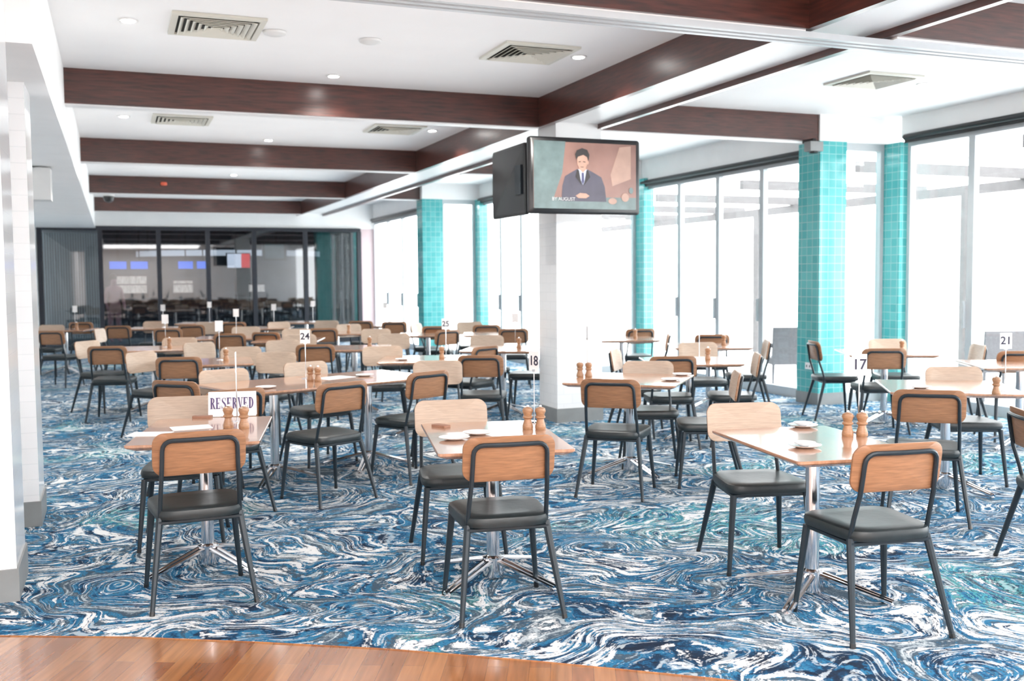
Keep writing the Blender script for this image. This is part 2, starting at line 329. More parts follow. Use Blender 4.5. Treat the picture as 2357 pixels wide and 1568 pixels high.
for k,x,y0,y1,zt,sp in bays:
    n=6 if k=='A' else 4
    s=[i/n for i in range(n+1)]
    if sp: s=[(q-y0)/(y1-y0) for q in sp]
    win(wn,wl[k],(x,y0),(x,y1),zt-.02,s,1)
    mb=MB(); mb.box(x-.05,x+.12,y0-.1 if k!='A' else -4.2,y1+.1,zt,ZC); struct(mb,f'wall_right_header_{wn}','white',f'white wall strip above window bay {["one","two","three","four"][wn-1]} counted from the right','wall')
    b=thing('roller_blind',{'A':'black rolled blind above the nearest glazed doors','B':'black rolled blind above glazed doors right of the televisions','C':'black rolled blind just right of the far teal pier','D':'black rolled blind nearest the dark glass wall'}[k],'blind',(x-.09,0,zt-.0),0,'rolled blinds')
    MB().tube([(0,y0,0),(0,y1,0)],.038,12).build('roll','black',b,True); MB().box(-.008,.008,y0,y1,-.07,-.03).build('hem_bar','black',b)
    wn+=1
piers=[(7.82,8.21,9.75,10.15,8.95,'nearest teal tiled pier with a power socket'),(6.88,7.27,14.5,14.9,8.1,'second teal tiled pier hidden beyond the column'),(5.73,6.15,19.2,19.6,6.98,'far teal tiled pier beyond the column on its left')]
for i,(x0,x1,y0,y1,xw,lb) in enumerate(piers):
    t=thing(f'wall_pier_{i+1}',lb,'pier',kind='structure')
    MB().box(x0,x1,y0,y1,.14,ZB).build('tiled_shaft','teal',t); MB().box(x0-.008,x1+.008,y0-.008,y1+.008,0,.14).build('skirting','greytrim',t)
    MB().box(x0,xw+.1,y0+.005,y1-.1,ZB,ZC).build('header','white',t)
    win(wn,f'{["near","middle","far"][i]} narrow glass return beside the {["near","middle","far"][i]} teal pier',(x1,y0+.1),(xw-.12,y0+.1),ZB,[0,1],0); wn+=1
    t=thing(f'wall_corner_pier_{i+1}',f'{["near","middle","far"][i]} slim teal tiled corner pier at the glazing','pier',kind='structure')
    MB().box(xw-.12,xw+.06,y0-.22,y0+.2,.0,ZB).build('tiled_shaft','teal',t)
# bar room behind dark glass
t=thing('window_20','wall of six tall dark glass panels at the far end','window',kind='structure')
xs=[-1.54,-.275,1.0,2.11,3.19,4.43,5.78]
mb=MB(); mb.box(-1.6,5.82,24.94,25.06,2.76,2.85); mb.box(-1.6,5.82,24.94,25.06,0,.1); mb.build('window_frame','darkalu',t)
for x in xs: MB().box(x-.05,x+.05,24.93,25.07,.1,2.77).build('mullion','darkalu',t)
for a,b_ in zip(xs[:-1],xs[1:]): MB().box(a+.045,b_-.045,25.0,25.01,.1,2.77).build('pane','dglass',t)
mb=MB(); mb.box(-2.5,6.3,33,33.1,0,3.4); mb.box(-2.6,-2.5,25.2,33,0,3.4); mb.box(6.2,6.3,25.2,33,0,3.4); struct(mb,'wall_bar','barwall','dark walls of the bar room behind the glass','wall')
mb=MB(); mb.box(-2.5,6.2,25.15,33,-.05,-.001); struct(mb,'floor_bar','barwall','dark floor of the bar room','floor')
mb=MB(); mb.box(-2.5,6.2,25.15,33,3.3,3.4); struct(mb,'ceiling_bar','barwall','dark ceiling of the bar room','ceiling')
arc=[]
for i in range(25):
    a=R(190-i*200/24); arc.append((3.2+2.6*math.cos(a),30.4-1.7*abs(math.sin(a))))
mb=MB()
for (xa,ya),(xb,yb) in zip(arc[:-1],arc[1:]):
    mb.add([(xa,ya,2.26),(xb,yb,2.26),(xb,yb,2.42),(xa,ya,2.42)],[(0,1,2,3)])
cn=thing('canopy','curved white canopy band over the bar behind glass','canopy'); mb.build('fascia','bwhite',cn)  # fascia is no lamp; its emission makes it look lit
for x in (.9,3.2,5.6): MB().tube([(x,29.6,2.4),(x,29.6,3.3)],.015,6).build('hanger','black',cn)
bar=thing('bar_counter','dark bar counter behind the glass','bar')
MB().box(-.3,3.6,29.6,30.2,0,1.05).build('counter','darkalu',bar); MB().box(-.4,3.7,29.5,30.25,1.05,1.09).build('counter_top','barwall',bar)
for k,(xa,xb,lb) in enumerate(((.05,.95,'left lit cabinet of bottles behind the second dark glass panel'),(1.7,2.3,'small lit cabinet of bottles behind the third dark glass panel'),(4.0,4.5,'small lit cabinet of bottles behind the fifth dark glass panel'))):
    sh=thing('bottle_cabinet',lb,'cabinet'); MB().box(xa,xb,32.4,33,0,1.2).build('base','darkalu',sh); MB().box(xa+.02,xb-.02,32.75,33,1.2,1.75-.15*k).build('lit_back','warm',sh)
    for z in (1.2,1.48,1.75-.15*k): MB().box(xa,xb,32.5,32.75,z-.015,z+.015).build('shelf','darkalu',sh)
for (x0,x1,m,lb) in ((-.1,.32,'blue','leftmost bright blue screen over the bar behind glass'),(.42,.85,'blue','second bright blue screen over the bar behind glass'),(1.62,2.0,'blue','third bright blue screen over the bar behind glass'),(2.1,2.42,'blue','fourth bright blue screen over the bar behind glass')):
    o=thing('wall_screen',lb,'screen',group='bar screens'); yy=28.4; MB().box(x0-.02,x1+.02,yy+.01,yy+.05,1.88,2.12).build('casing','black',o); MB().box(x0,x1,yy,yy+.01,1.9,2.10).build('display',m,o); MB().box((x0+x1)/2-.015,(x0+x1)/2+.015,yy+.01,yy+.04,2.12,3.3).build('hanger','black',o)
o=thing('wall_screen','red and white screen behind the fourth dark glass panel','screen',group='bar screens'); MB().box(2.85,3.5,28.2,28.25,1.9,2.32).build('casing','black',o); MB().box(2.88,3.25,28.195,28.2,1.92,2.3).build('display','whscr',o); MB().box(3.25,3.48,28.195,28.2,1.92,2.3).build('red_strip','redscr',o); MB().box(3.1,3.14,28.21,28.24,2.3,3.3).build('hanger','black',o)
o=thing('television','small hanging television behind the fifth dark glass panel, standing in for a reflection','television'); MB().box(3.75,4.4,27.7,27.77,2.1,2.6).build('casing','black',o); MB().box(3.82,4.33,27.695,27.7,2.16,2.54).build('display','s_teal',o); MB().box(4.1,4.15,27.73,27.76,2.6,3.3).build('mount','black',o)  # stands in for a television mirrored in the glass
vb=thing('vertical_blind','pale vertical blind behind the leftmost dark glass panel','blind')
MB().box(-1.5,-.3,25.26,25.36,2.7,2.76).build('head_rail','gbox',vb)
mb=MB()
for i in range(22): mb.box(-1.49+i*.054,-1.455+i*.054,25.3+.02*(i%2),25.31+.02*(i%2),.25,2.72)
mb.build('slats','blind',vb)  # slats glow by emission in place of light falling on them
def person(loc,rot):
    P={'pel':(0,0,.95,.13),'wa':(0,0,1.1,.12),'ch':(0,.01,1.3,.15),'ne':(0,.01,1.48,.055),'hd':(0,.02,1.58,.085),'ht':(0,.02,1.68,.08)}
    E=[('pel','wa'),('wa','ch'),('ch','ne'),('ne','hd'),('hd','ht')]
    for s,n in ((-1,'l'),(1,'r')):
        P.update({'sh'+n:(s*.17,.01,1.38,.06),'el'+n:(s*.23,.03,1.12,.045),'wr'+n:(s*.22,.14,.92,.032),'ha'+n:(s*.21,.19,.86,.035),'hi'+n:(s*.09,0,.88,.1),'kn'+n:(s*.1,.01,.5,.065),'an'+n:(s*.1,-.01,.09,.045),'to'+n:(s*.11,.14,.04,.04)})
        E+=[('ch','sh'+n),('sh'+n,'el'+n),('el'+n,'wr'+n),('wr'+n,'ha'+n),('pel','hi'+n),('hi'+n,'kn'+n),('kn'+n,'an'+n),('an'+n,'to'+n)]
    ks=list(P); me=bpy.data.meshes.new('person'); me.from_pydata([P[k][:3] for k in ks],[(ks.index(a),ks.index(b)) for a,b in E],[])
    o=link('person',me); o.location=loc; o.rotation_euler=(0,0,rot); sk=o.modifiers.new('skin','SKIN'); me.materials.append(MT['shirt'])
    for i,k in enumerate(ks): me.skin_vertices[0].data[i].radius=(P[k][3],P[k][3])
    me.skin_vertices[0].data[0].use_root=True
    o.modifiers.new('sub','SUBSURF').levels=2; o.modifiers['sub'].render_levels=2
    MB().lathe([(.02,1.78),(.07,1.76),(.095,1.7),(.09,1.62),(.07,1.58)][::-1],12,(0,-.0,0)).build('hair','hair',o,True)
    tag(o,'person in a dusky pink top, standing in for a dark glass reflection','person')  # figure put behind the pane in place of a mirrored person
person((-.02,27.6,0),R(200))
pg=thing('pergola','weathered timber pergola outside the glazed doors','pergola')
for (x,y) in ((12.5,7.0),(12.5,12.0),(12.5,17.5),(12.5,22.5)): MB().box(x-.09,x+.09,y-.09,y+.09,-.03,2.95).build('post','timber',pg)
MB().box(12.44,12.56,4,25,2.8,2.95).build('bearer','timber',pg)
for y in (5.5,8.2,10.9,13.6,16.3,19,21.7): MB().box(9.4,13.2,y,y+.1,2.95,3.1).build('rafter','timber',pg)
# ================= CHAIR
def yp(u,z): return -.205-.16*(z-.745)-.024*(1-(u/.2)**2)
def build_chair(caps):
    t=thing('dining_chair','oak backed dining chair','chair',group='oak backed dining chairs')
    rings=[]; N=36
    def se(sc):
        out=[]
        for j in range(N):
            a=2*math.pi*j/N; c_,s_=math.cos(a),math.sin(a); e=2/5.0
            X=math.copysign(abs(c_)**e,c_); Y=math.copysign(abs(s_)**e,s_)
            out.append((X*(.216+.017*Y)*sc,Y*.218*sc+.005))
        return out
    for sc,z in ((.90,.419),(.985,.425),(1.0,.439),(1.0,.454),(.98,.467),(.92,.474),(.6,.471),(.25,.469)):
        rings.append([(x,y,z) for x,y in se(sc)])
    MB().stack(rings).build('seat','vinyl',t,True)
    ZM=.741
    o2=rrect(.428,.208,.055,6); scs=[1,.98,.75,.5,.25]
    def ring(sc,side):
        th=.005 if sc==1 else .0075
        return [(u*sc,yp(u*sc,ZM+v*sc)+side*th,ZM+v*sc) for u,v in o2]
    mb=MB(); n=len(o2)
    fr=[ring(s,1) for s in scs]; bk=[ring(s,-1) for s in scs]
    def surf(rs,flip):
        vs=[p for r in rs for p in r]; vs.append((0,yp(0,ZM)+(-.0075 if flip else .0075),ZM)); fs=[]
        for i in range(len(rs)-1):
            for j in range(n):
                f=(i*n+j,i*n+(j+1)%n,(i+1)*n+(j+1)%n,(i+1)*n+j); fs.append(f if flip else f[::-1])
        i=len(rs)-1
        for j in range(n):
            f=(i*n+j,i*n+(j+1)%n,len(vs)-1); fs.append(f if flip else f[::-1])
        return vs,fs
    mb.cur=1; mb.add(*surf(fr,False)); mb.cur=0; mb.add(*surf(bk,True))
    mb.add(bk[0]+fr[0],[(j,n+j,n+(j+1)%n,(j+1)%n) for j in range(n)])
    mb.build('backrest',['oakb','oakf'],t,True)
    def q(u,z): return (u,yp(u,z)-.019,z)
    left=[(-.185,-.15,.425),(-.182,-.175,.52),q(-.176,.63),q(-.173,.70),q(-.171,.762)]
    arc=[q(-.171+.045*(1-math.cos(R(a))),.765+.045*math.sin(R(a))) for a in (22,45,68,90)]
    mid=[q(u,.81) for u in (-.07,0,.07)]
    rt=[(-x,y,z) for x,y,z in (left+arc)[::-1]]
    MB().tube(left+arc+mid+rt,.0108,8).build('back_frame','slate',t,True)
    MB().tube([(-.185,-.17,.410),(.185,-.17,.410),(.2,.17,.410),(-.2,.17,.410)],.011,6,True).build('seat_frame','slate',t)
    for s in (-1,1):
        for a,b_ in (((s*.185,-.155,.43),(s*.24,-.27,0)),((s*.198,.175,.415),(s*.235,.215,0))):
            lg=MB().tube([a,tuple(a[i]*.5+b_[i]*.5 for i in range(3)),b_],[.0175,.015,.011],8).build('leg','slate',t,True)
            if caps:
                d=Vector(a)-Vector(b_); d.normalize(); MB().tube([Vector(b_)+d*.001,Vector(b_)+d*.02],.013,8).build('foot_cap','black',lg,True)
    return t
proto={True:build_chair(True),False:build_chair(False)}
used={True:False,False:False}
placed=[]
def cpos(px,py,az):
    a=R(az); o=G(px,py,.845)+Vector((math.sin(a),math.cos(a),0))*.235; o.z=0; return o
def chair(px,py,az,label,fix=False):
    a=R(az); fwd=Vector((math.sin(a),math.cos(a),0)); o=cpos(px,py,az)
    near=o.length<9.5
    if not used[near]: c=proto[near]; used[near]=True
    else: c=copy_tree(proto[near])
    c.location=o; c.rotation_euler=(0,0,-a); c['label']=label; placed.append((c,fwd,fix)); return c
K='oak-backed black chair '
CH=[
(460,993,-2,K+'with its back to us at the reserved sign table',1),
(1175,1004,8,K+'with its back to us at front table 18',1),
(2075,1021,8,K+'with its back to us at table 17, largest in view',1),
(424,912,188,K+'facing us across the reserved sign table',1),
(1036,920,189,K+'facing us on the far side of table 18',1),
(1708,927,194,K+'facing us on the far side of table 17',1),
(792,880,-24,K+'on the near side of joined table 24, back to us'),
(545,896,-20,K+'mostly hidden behind the reserved sign'),
(398,877,45,K+'with only its frame-edged back showing above the reserved table chair'),
(512,850,160,K+'facing us at the left far side of joined table 24'),
(700,833,160,K+'facing us behind the mill on joined table 24'),
(990,855,-25,K+'at the right end of joined table 24'),
(1007,830,195,K+'with pale front just behind the right end of table 24'),
(1105,818,25,K+'back to us, standing left of the white column, second row'),
(410,822,15,K+'back to us in the left middle, left of joined table 24'),
(320,810,135,K+'angled to the right, just left of the left middle table'),
(245,797,15,K+'back to us, third from the left pillar'),
(197,785,130,K+'with pale front turned right beside the left pillar'),
(115,762,30,K+'back to us right beside the left pillar'),
(412,778,190,K+'facing us behind the left table with a mill'),
(455,788,150,K+'pale fronted, behind the left middle table at its left side'),
(555,798,190,K+'facing us behind the left middle table'),
(632,812,215,K+'pale fronted, turned left at the left middle table right end'),
(725,793,15,K+'back to us directly behind number card 24'),
(880,797,192,K+'pale fronted, behind the table with card 25'),
(1076,795,-30,K+'partly hidden behind table 25, right of its card'),
(1120,772,190,K+'facing us across the table left of the white column'),
(1182,757,20,K+'back to us just left of the white column, far side'),
(1234,783,-60,K+'side on, half hidden by the white column left edge'),
(1403,873,40,K+'nearest one right of the white column, back to us'),
(1493,833,205,K+'facing us behind the table right of the column'),
(1550,820,22,K+'back to us at the second table right of the column'),
(1605,788,197,K+'facing us behind the second table right of the column'),
(1412,804,130,K+'pale fronted, turned right beside the white column'),
(1475,757,10,K+'back to us below the teal strip right of column'),
(1540,768,-60,K+'small and side on, beside the teal strip'),
(1640,770,25,K+'small, behind the third table right of the column'),
(1700,855,-62,K+'facing left beside the table right of the column'),
(1746,813,-62,K+'facing left, second of three before the glazed doors'),
(1768,783,-62,K+'facing left, farthest of three before the glazed doors'),
(1870,785,112,K+'pale fronted and facing right before the teal pier'),
(2040,780,200,K+'facing us at the far right table by the windows'),
(2037,802,25,K+'back to us at the far right table by the windows'),
(2256,793,-62,K+'side on before the nearest glazed doors'),
(2210,848,205,K+'pale fronted behind table 21'),
(2140,898,38,K+'back to us on the near side of table 21'),
(2350,943,120,K+'cut off by the right edge of the photo'),
(2352,808,25,K+'small, cut off at the right edge behind table 21'),
]
for c in CH: chair(*c)
far=[(185,742,20),(270,750,20),(226,757,110),(350,741,195),(385,756,15),(528,768,15),(610,765,35),(650,783,170),(690,770,190),(537,742,10),(566,752,190),(745,755,15),(683,757,190),(752,738,200),(865,757,190),(836,737,20),(907,741,20),(905,768,185),(801,746,170),(955,745,130),(1003,751,25),(1032,760,-20),(1080,741,190),(440,748,15),(480,742,190),(590,740,20),(640,741,160),(1120,748,20),(120,748,200)]
keep=[]
for f in far:
    p=cpos(*f)
    if all((p-cpos(*g)).length>.5 for g in keep) and all((p-c.location).length>.5 for c,_,_ in placed): keep.append(f)
far=sorted(keep)
ordn=['first','second','third','fourth','fifth','sixth','seventh','eighth','ninth','tenth','11th','12th','13th','14th','15th','16th','17th','18th','19th','20th','21st','22nd','23rd','24th','25th','26th','27th','28th','29th','30th']
for i,(x,y,a) in enumerate(far): chair(x,y,a,'small oak-backed chair in the rows before the dark glass, '+ordn[i]+' from the left')
# ================= TABLES
tm={}
def top_mesh(w,d):
    k=(w,d)
    if k not in tm:
        rr=lambda s,z:[(x,y,z) for x,y in rrect(w-s,d-s,.02,3)]
        mb=MB(); mb.stack([rr(.07,.718),rr(.012,.732),rr(0,.738),rr(0,.747),rr(.006,.75)])
        tm[k]=mb.mesh('tabletop','top')
    return tm[k]
pm=MB().lathe([(.055,.02),(.055,.12),(.040,.125),(.034,.13),(.034,.70),(.034,.705)],20).mesh('pole','chrome',True)
plm=MB().box(-.16,.16,-.16,.16,.70,.718).mesh('mounting_plate','black')
def arm_mesh(ang,R_):
    mb=MB(); c_,s_=math.cos(ang),math.sin(ang)
    for o in (-.019,.019):
        p=lambda r,z,q:(c_*r-s_*q,s_*r+c_*q,z)
        mb.tube([p(.035,.105,o),p(.12,.085,o),p(R_,.022,o*.7)],[.013,.013,.011],8)
    mb.lathe([(.016,0),(.016,.012),(.008,.02)],8,(c_*(R_-.01),s_*(R_-.01),0))
    return mb.mesh('base_arm','chrome',True)
arms=[arm_mesh(R(45+90*k),.38) for k in range(4)]
TB={}
def table(key,center,az,w,d,desc):
    t=thing('dining_table',desc,'table',(center.x,center.y,0),-R(az),'square timber topped tables')
    link('tabletop',top_mesh(w,d),t); link('pole',pm,t); link('mounting_plate',plm,t)
    for a in arms: link('base_arm',a,t)
    TB[key]=(center,R(az),w,d); return t
def corner(px,py,az,w,d):
    a=R(az); P=G(px,py,.75); return P+Vector((math.cos(a),-math.sin(a),0))*w/2+Vector((math.sin(a),math.cos(a),0))*d/2
table('T1',corner(283,1027,12,.65,.95),12,.65,.95,'front left timber table carrying the reserved sign')
table('T2',corner(1008,1046,12,.65,1.0),12,.65,1.0,'front centre timber table with number card 18')
table('T3',corner(1838,1064,10,.65,.95),10,.65,.95,'front right timber table with number card 17')
M0=W(1178.5-1.53/8*2300,8.0); ax=Vector((math.cos(R(-20.35)),-math.sin(R(-20.35)),0))
table('T4a',M0-ax*.435,-20.35,.868,.9,'left half of the joined pair of tables with card 24')
table('T4b',M0+ax*.435,-20.35,.868,.9,'right half of the joined pair of tables with card 24')
FT=[('T5',1451,7.9,41,'timber table just right of the white column, with two mills'),
('T9',2182,7.15,35,'timber table with number card 21 by the right edge'),
('T6',1588,9.6,22,'second timber table right of the white column'),
('T8',1632,11.7,25,'third timber table right of the white column'),
('T7',1432,13.2,20,'small far timber table at the white column right edge'),
('T10',2038,10.45,30,'timber table between teal pier and nearest glazed doors'),
('T11',2352,8.9,30,'timber table cut off at the far right edge'),
('T12',1158,11.5,30,'timber table partly behind the white column left side'),
('T13',975,10.1,20,'timber table with number card 25'),
('T14',475,10.0,5,'left middle timber table with a tall number stand'),
('T15',352,12.1,10,'left timber table behind the left middle table'),
('T16',815,11.9,15,'timber table behind the joined pair, with one mill'),
('T17',665,13.6,18,'small timber table straight behind number card 24'),
('T18',520,14.3,15,'small timber table behind the left middle table'),
('T19',985,14.7,20,'left of two far tables beyond the card 25 table'),
('T19b',1135,14.7,20,'right of two far tables beyond the card 25 table'),
('T20',150,17.2,15,'far timber table beside the left pillar'),
('T21',775,15.3,18,'far timber table right of the small central table'),
('T22',355,17.5,15,'far timber table before the second dark glass panel'),
('T23',612,17.2,15,'far timber table before the fourth and fifth dark panels'),
('T24',870,17.8,18,'far timber table before the pink wall panel'),
('T26',465,19.5,15,'farthest timber table before the third dark glass panel'),
('T27',705,19.5,15,'farthest timber table before the fifth dark glass panel')]
for k,px,D,az,desc in FT: table(k,W(px,D),az,.87,.9,desc)
def bad(o,fwd):
    sd=Vector((fwd.y,-fwd.x,0))
    for (cc,a,w,d) in TB.values():
        ta=Vector((math.cos(a),-math.sin(a),0)); tf=Vector((math.sin(a),math.cos(a),0)); ctr=Vector((cc.x,cc.y,0))
        if (ctr-o).length>1.6: continue
        for u in (-.215,0,.215):
            for v in (-.27,-.19):
                q=o+sd*u+fwd*v-ctr
                if abs(q.dot(ta))<w/2+.01 and abs(q.dot(tf))<d/2+.01: return True
        r=ctr-o
        if abs(r.dot(sd))<.27 and -.3<r.dot(fwd)<.27: return True
    return False
for c,fwd,fx in placed:
    if fx: continue
    o=c.location.copy(); k=0
    while bad(o,fwd) and k<20: o=o-fwd*.03; k+=1
    if k<20: c.location=o
# ================= TABLE ITEMS
millm=MB().lathe([(.027,0),(.029,.006),(.028,.02),(.020,.045),(.019,.055),(.027,.062),(.027,.068),(.021,.074),(.024,.085),(.029,.098),(.025,.112),(.013,.118)],16).mesh('mill_body','mill',True)
knobm=MB().lathe([(.005,.118),(.008,.121),(.007,.128),(.003,.130)],10).mesh('mill_knob','chrome',True)
def mill(loc,label):
    t=thing('pepper_mill',label,'mill',loc,0,'wooden mills'); link('mill_body',millm,t); link('knob',knobm,t)
basem=MB().lathe([(.035,0),(.035,.004),(.006,.009)],16).mesh('stand_base','chrome',True)
rodm=MB().tube([(0,0,.006),(0,0,.30)],.003,6).mesh('rod','chrome',True)
cardm=MB().box(-.04,.04,-.0015,.0015,.29,.40).mesh('card','paper')
clipm=MB().box(-.012,.012,-.004,.004,.285,.30).mesh('clip','chrome')
def stand(loc,az,num,label):
    t=thing('number_stand',label,'table number',loc,-R(az),'table number stands')
    link('stand_base',basem,t); link('rod',rodm,t); link('clip',clipm,t); c=link('card',cardm,t)
    if num: text_obj(num,.075,'ink',c,(0,-.0025,.345),(R(90),0,0),'number',off=.001)
def loc_on(key,u,v):
    c,a,w,d=TB[key]; return Vector((c.x+u*math.cos(a)+v*math.sin(a),c.y-u*math.sin(a)+v*math.cos(a),.75))
def onpx(px,py): return G(px,py,.75)
for p,l in (((526,985),'left wooden mill beside the reserved sign'),((562,986),'right wooden mill beside the reserved sign'),((1215,988),'left wooden mill of the pair on table 18'),((1244,988),'right wooden mill of the pair on table 18'),((1951,1004),'left wooden mill of the pair on table 17'),((1984,1004),'right wooden mill of the pair on table 17'),((1335,868),'left wooden mill on the table right of the column'),((1355,868),'right wooden mill on the table right of the column'),((715,878),'left wooden mill of the touching pair on joined table 24'),((732,879),'right wooden mill of the touching pair on joined table 24'),((2293,908),'wooden mill on table 21')):
    mill(onpx(*p),l)
stand(onpx(546,972),100,'', 'edge-on number card on stand behind the reserved sign')
stand(onpx(1230,974),72,'18','number stand with card 18 turned almost side on')
stand(onpx(1976,994),18,'17','number stand with card 17')
stand(onpx(704,872),10,'24','number stand with card 24 on joined table')
stand(onpx(1352,862),105,'','edge-on number stand right of the white column')
stand(onpx(2313,900),25,'21','number stand with card 21')
stand(loc_on('T13',.22,.1),22,'25','number stand with card 25')
for k,l in (('T14','left middle table'),('T6','second table right of the column'),('T12','table left of the white column'),('T15','left table behind left middle table'),('T20','far table beside the left pillar'),('T22','far table before second dark panel'),('T18','small table behind the left middle table'),('T23','far table before fourth dark panel'),('T24','far table before the pink wall panel'),('T26','farthest table before third dark panel'),('T27','farthest table before fifth dark panel')):
    stand(loc_on(k,.12,.15),20,'','pale number card on stand, '+l)
for k,l in (('T14','left middle table'),('T6','second table right of the column'),('T12','table left of the white column'),('T15','left table behind left middle table'),('T13','table with card 25'),('T16','table behind the joined pair'),('T10','table between teal pier and doors'),('T20','far table beside left pillar'),('T17','small table straight behind card 24'),('T21','far table right of the small central table'),('T8','third table right of the column'),('T7','small far table at column right edge')):
    mill(loc_on(k,.18,.02),'single wooden mill on '+l)
platem=MB().lathe([(.035,0),(.045,.003),(.075,.012),(.078,.015),(.070,.014),(.045,.007),(.01,.006)],24).mesh('plate','china',True)
innm=MB().lathe([(.02,.0055),(.03,.010),(.048,.022),(.050,.024),(.045,.0235),(.02,.012)],20).mesh('dish','china',True)
def plate(p,l,two=True):
    t=tag(link('side_plate',platem),l,'plate','white side plates'); t.location=p
    if two:
        t2=tag(link('small_dish',innm),l.replace('plate','dish nested on plate'),'dish','white dishes'); t2.location=(p.x,p.y,p.z+.0025)
for p,l in (((1046,1012),'white plate at left of table 18'),((1100,1000),'second white plate at middle of table 18'),((1848,983),'far white plate on table 17'),((1852,1030),'near white plate on table 17'),((1570,864),'white plate on right far corner of table beside column'),((1545,876),'white plate on right near corner of table beside column'),((612,894),'white plate on left half of joined table 24'),((840,866),'white plate on right half of joined table 24')):
    plate(onpx(*p),l,'17' in l)
for k,l in (('T6','second table right of the column'),('T13','table with card 25'),('T14','left middle table'),('T9','table 21'),('T10','table between pier and doors'),('T12','table left of white column')):
    plate(loc_on(k,-.2,-.15),'small white plate on '+l,False)
def sheet(p,az,w,h,name,m,l,cat,th=.002):
    o=MB().stack([[(x,y,z) for x,y in rrect(w,h,.006,2)] for z in (0,th)]).build(name,m,None,False,(p.x,p.y,.7505),-R(az)); tag(o,l,cat)
sheet(onpx(345,1000),20,.21,.15,'menu_sheet','paper','white menu sheet at the near left of the reserved table','menu')
sheet(onpx(440,985),-5,.21,.15,'menu_sheet','paper','white menu sheet at the middle of the reserved table','menu')
sheet(onpx(770,870),-30,.3,.2,'menu_sheet','paper','white menu sheet on joined table 24','menu')
sheet(onpx(1015,983),60,.10,.05,'folded_napkin','napkin','brown folded napkin packet on table 18','napkin',.012)
sheet(onpx(466,962),20,.11,.05,'folded_napkin','napkin','brown folded napkin packet on the reserved table','napkin',.012)
t=thing('reserved_sign','white tent card reading RESERVED on the front left table','sign',onpx(536,957),-R(12))
mb=MB(); hw=.138
mb.add([(-hw,-.03,0),(hw,-.03,0),(hw,0,.145),(-hw,0,.145),(-hw,.03,0),(hw,.03,0)],[(0,1,2,3),(3,2,5,4)])
o=mb.build('folded_card','paper',t); sm=o.modifiers.new('s','SOLIDIFY'); sm.thickness=.001
serif_word('RESERVED',.0395,.066,'purple',o,(0,-.0172,.078),(R(78.3),0,0))
# ================= TELEVISIONS
tx0,tx1,tz0,tz1,ty=3.68,4.87,2.17,2.90,8.8
tv=thing('television','large wall television showing a man in a suit','television',((tx0+tx1)/2,ty,tz0))
w=(tx1-tx0)/2; h=tz1-tz0
mb=MB(); mb.stack([[(x,y_,z+h/2) for x,z in rrect(w*2-q,h-q,.03,4)][::-1] for q,y_ in ((.03,.0),(0,.012),(0,.05),(.1,.09))]); mb.build('casing','black',tv,True)
bz=.045
scr=MB().box(-w+bz,w-bz,-.004,.0,bz+.01,h-bz).build('screen','s_bg',tv)
def sp(name,pts,m,k):
    sc=(2*w-2*bz)/237.0; scz=(h-2*bz)/168.0
    P=[((x-1346)*sc, h/2+.005-(y-405)*scz) for x,y in pts]
    mb=MB(); mb.add([(x,-.004-.0008*k,z) for x,z in P],[tuple(range(len(P)))]); mb.build(name,m,scr)
def blob(cx,cy,rx,ry): return [(cx+rx*math.cos(R(q*20)),cy+ry*math.sin(R(q*20))) for q in range(18)]
sp('picture_background',[(1228,321),(1300,321),(1292,400),(1270,470),(1228,488)],'s_teal',1)
sp('picture_light',[(1425,330),(1452,326),(1452,410),(1408,430),(1404,400)],'s_light',1)
sp('picture_table',[(1228,462),(1464,458),(1464,489),(1228,489)],'s_teal',2)
sp('picture_jacket',[(1290,470),(1292,432),(1298,408),(1312,398),(1326,389),(1350,389),(1366,398),(1382,408),(1390,432),(1394,470)],'s_suit',3)
sp('picture_neck',[(1330,384),(1346,384),(1348,394),(1339,400),(1330,394)],'s_skin',4)
sp('picture_shirt',[(1328,389),(1333,391),(1339,398),(1345,391),(1349,389),(1343,420),(1339,428),(1334,416)],'s_shirt',5)
sp('picture_tie',[(1336,398),(1341,398),(1342,420),(1339,427),(1336,420)],'s_tie',6)
sp('picture_lapel',[(1326,389),(1330,392),(1336,430),(1322,408)],'s_hair',6); sp('picture_lapel',[(1350,389),(1347,392),(1341,430),(1356,408)],'s_hair',6)
sp('picture_face',[(1326,362),(1326,376),(1330,386),(1337,392),(1343,389),(1348,380),(1350,366),(1348,352),(1328,352)],'s_skin',7)
sp('picture_ear',blob(1350,372,2.5,5),'s_skin',6)
sp('picture_hair',[(1324,366),(1321,352),(1325,342),(1337,336),(1349,340),(1354,352),(1352,368),(1348,358),(1340,353),(1328,358)],'s_hair',8)
sp('picture_hands',[(1322,456),(1332,449),(1346,450),(1354,456),(1346,462),(1328,462)],'s_skin',8)
sp('picture_eyes',[(1329,370),(1334,369),(1334,371),(1329,372)],'s_hair',9); sp('picture_eyes',[(1339,369),(1345,370),(1345,372),(1339,371)],'s_hair',9); sp('picture_mouth',[(1333,383),(1341,383),(1340,384.5),(1334,384.5)],'s_hair',9); sp('picture_nose',[(1336,371),(1338,371),(1339,378),(1334,378)],'s_light',9)
sp('picture_plate',blob(1408,468,10,8),'s_light',8); sp('picture_plate',blob(1438,458,9,11),'s_light',8); sp('picture_plate',blob(1452,440,5,8),'s_teal',8)
text_obj('BY AUGUST',.046,'s_txt',scr,(-.24,-.012,.14),(R(90),0,0),'caption')
MB().tube([(0,.07,h*.55),(0,.45,h*.55),(0,.93,h*.45)],.03,8).build('mount_arm','black',tv,True)
t2=thing('television','black television seen from its side, left of the lit one','television',(3.72,8.95,2.17))
mb=MB(); hh=.69; ln=.90
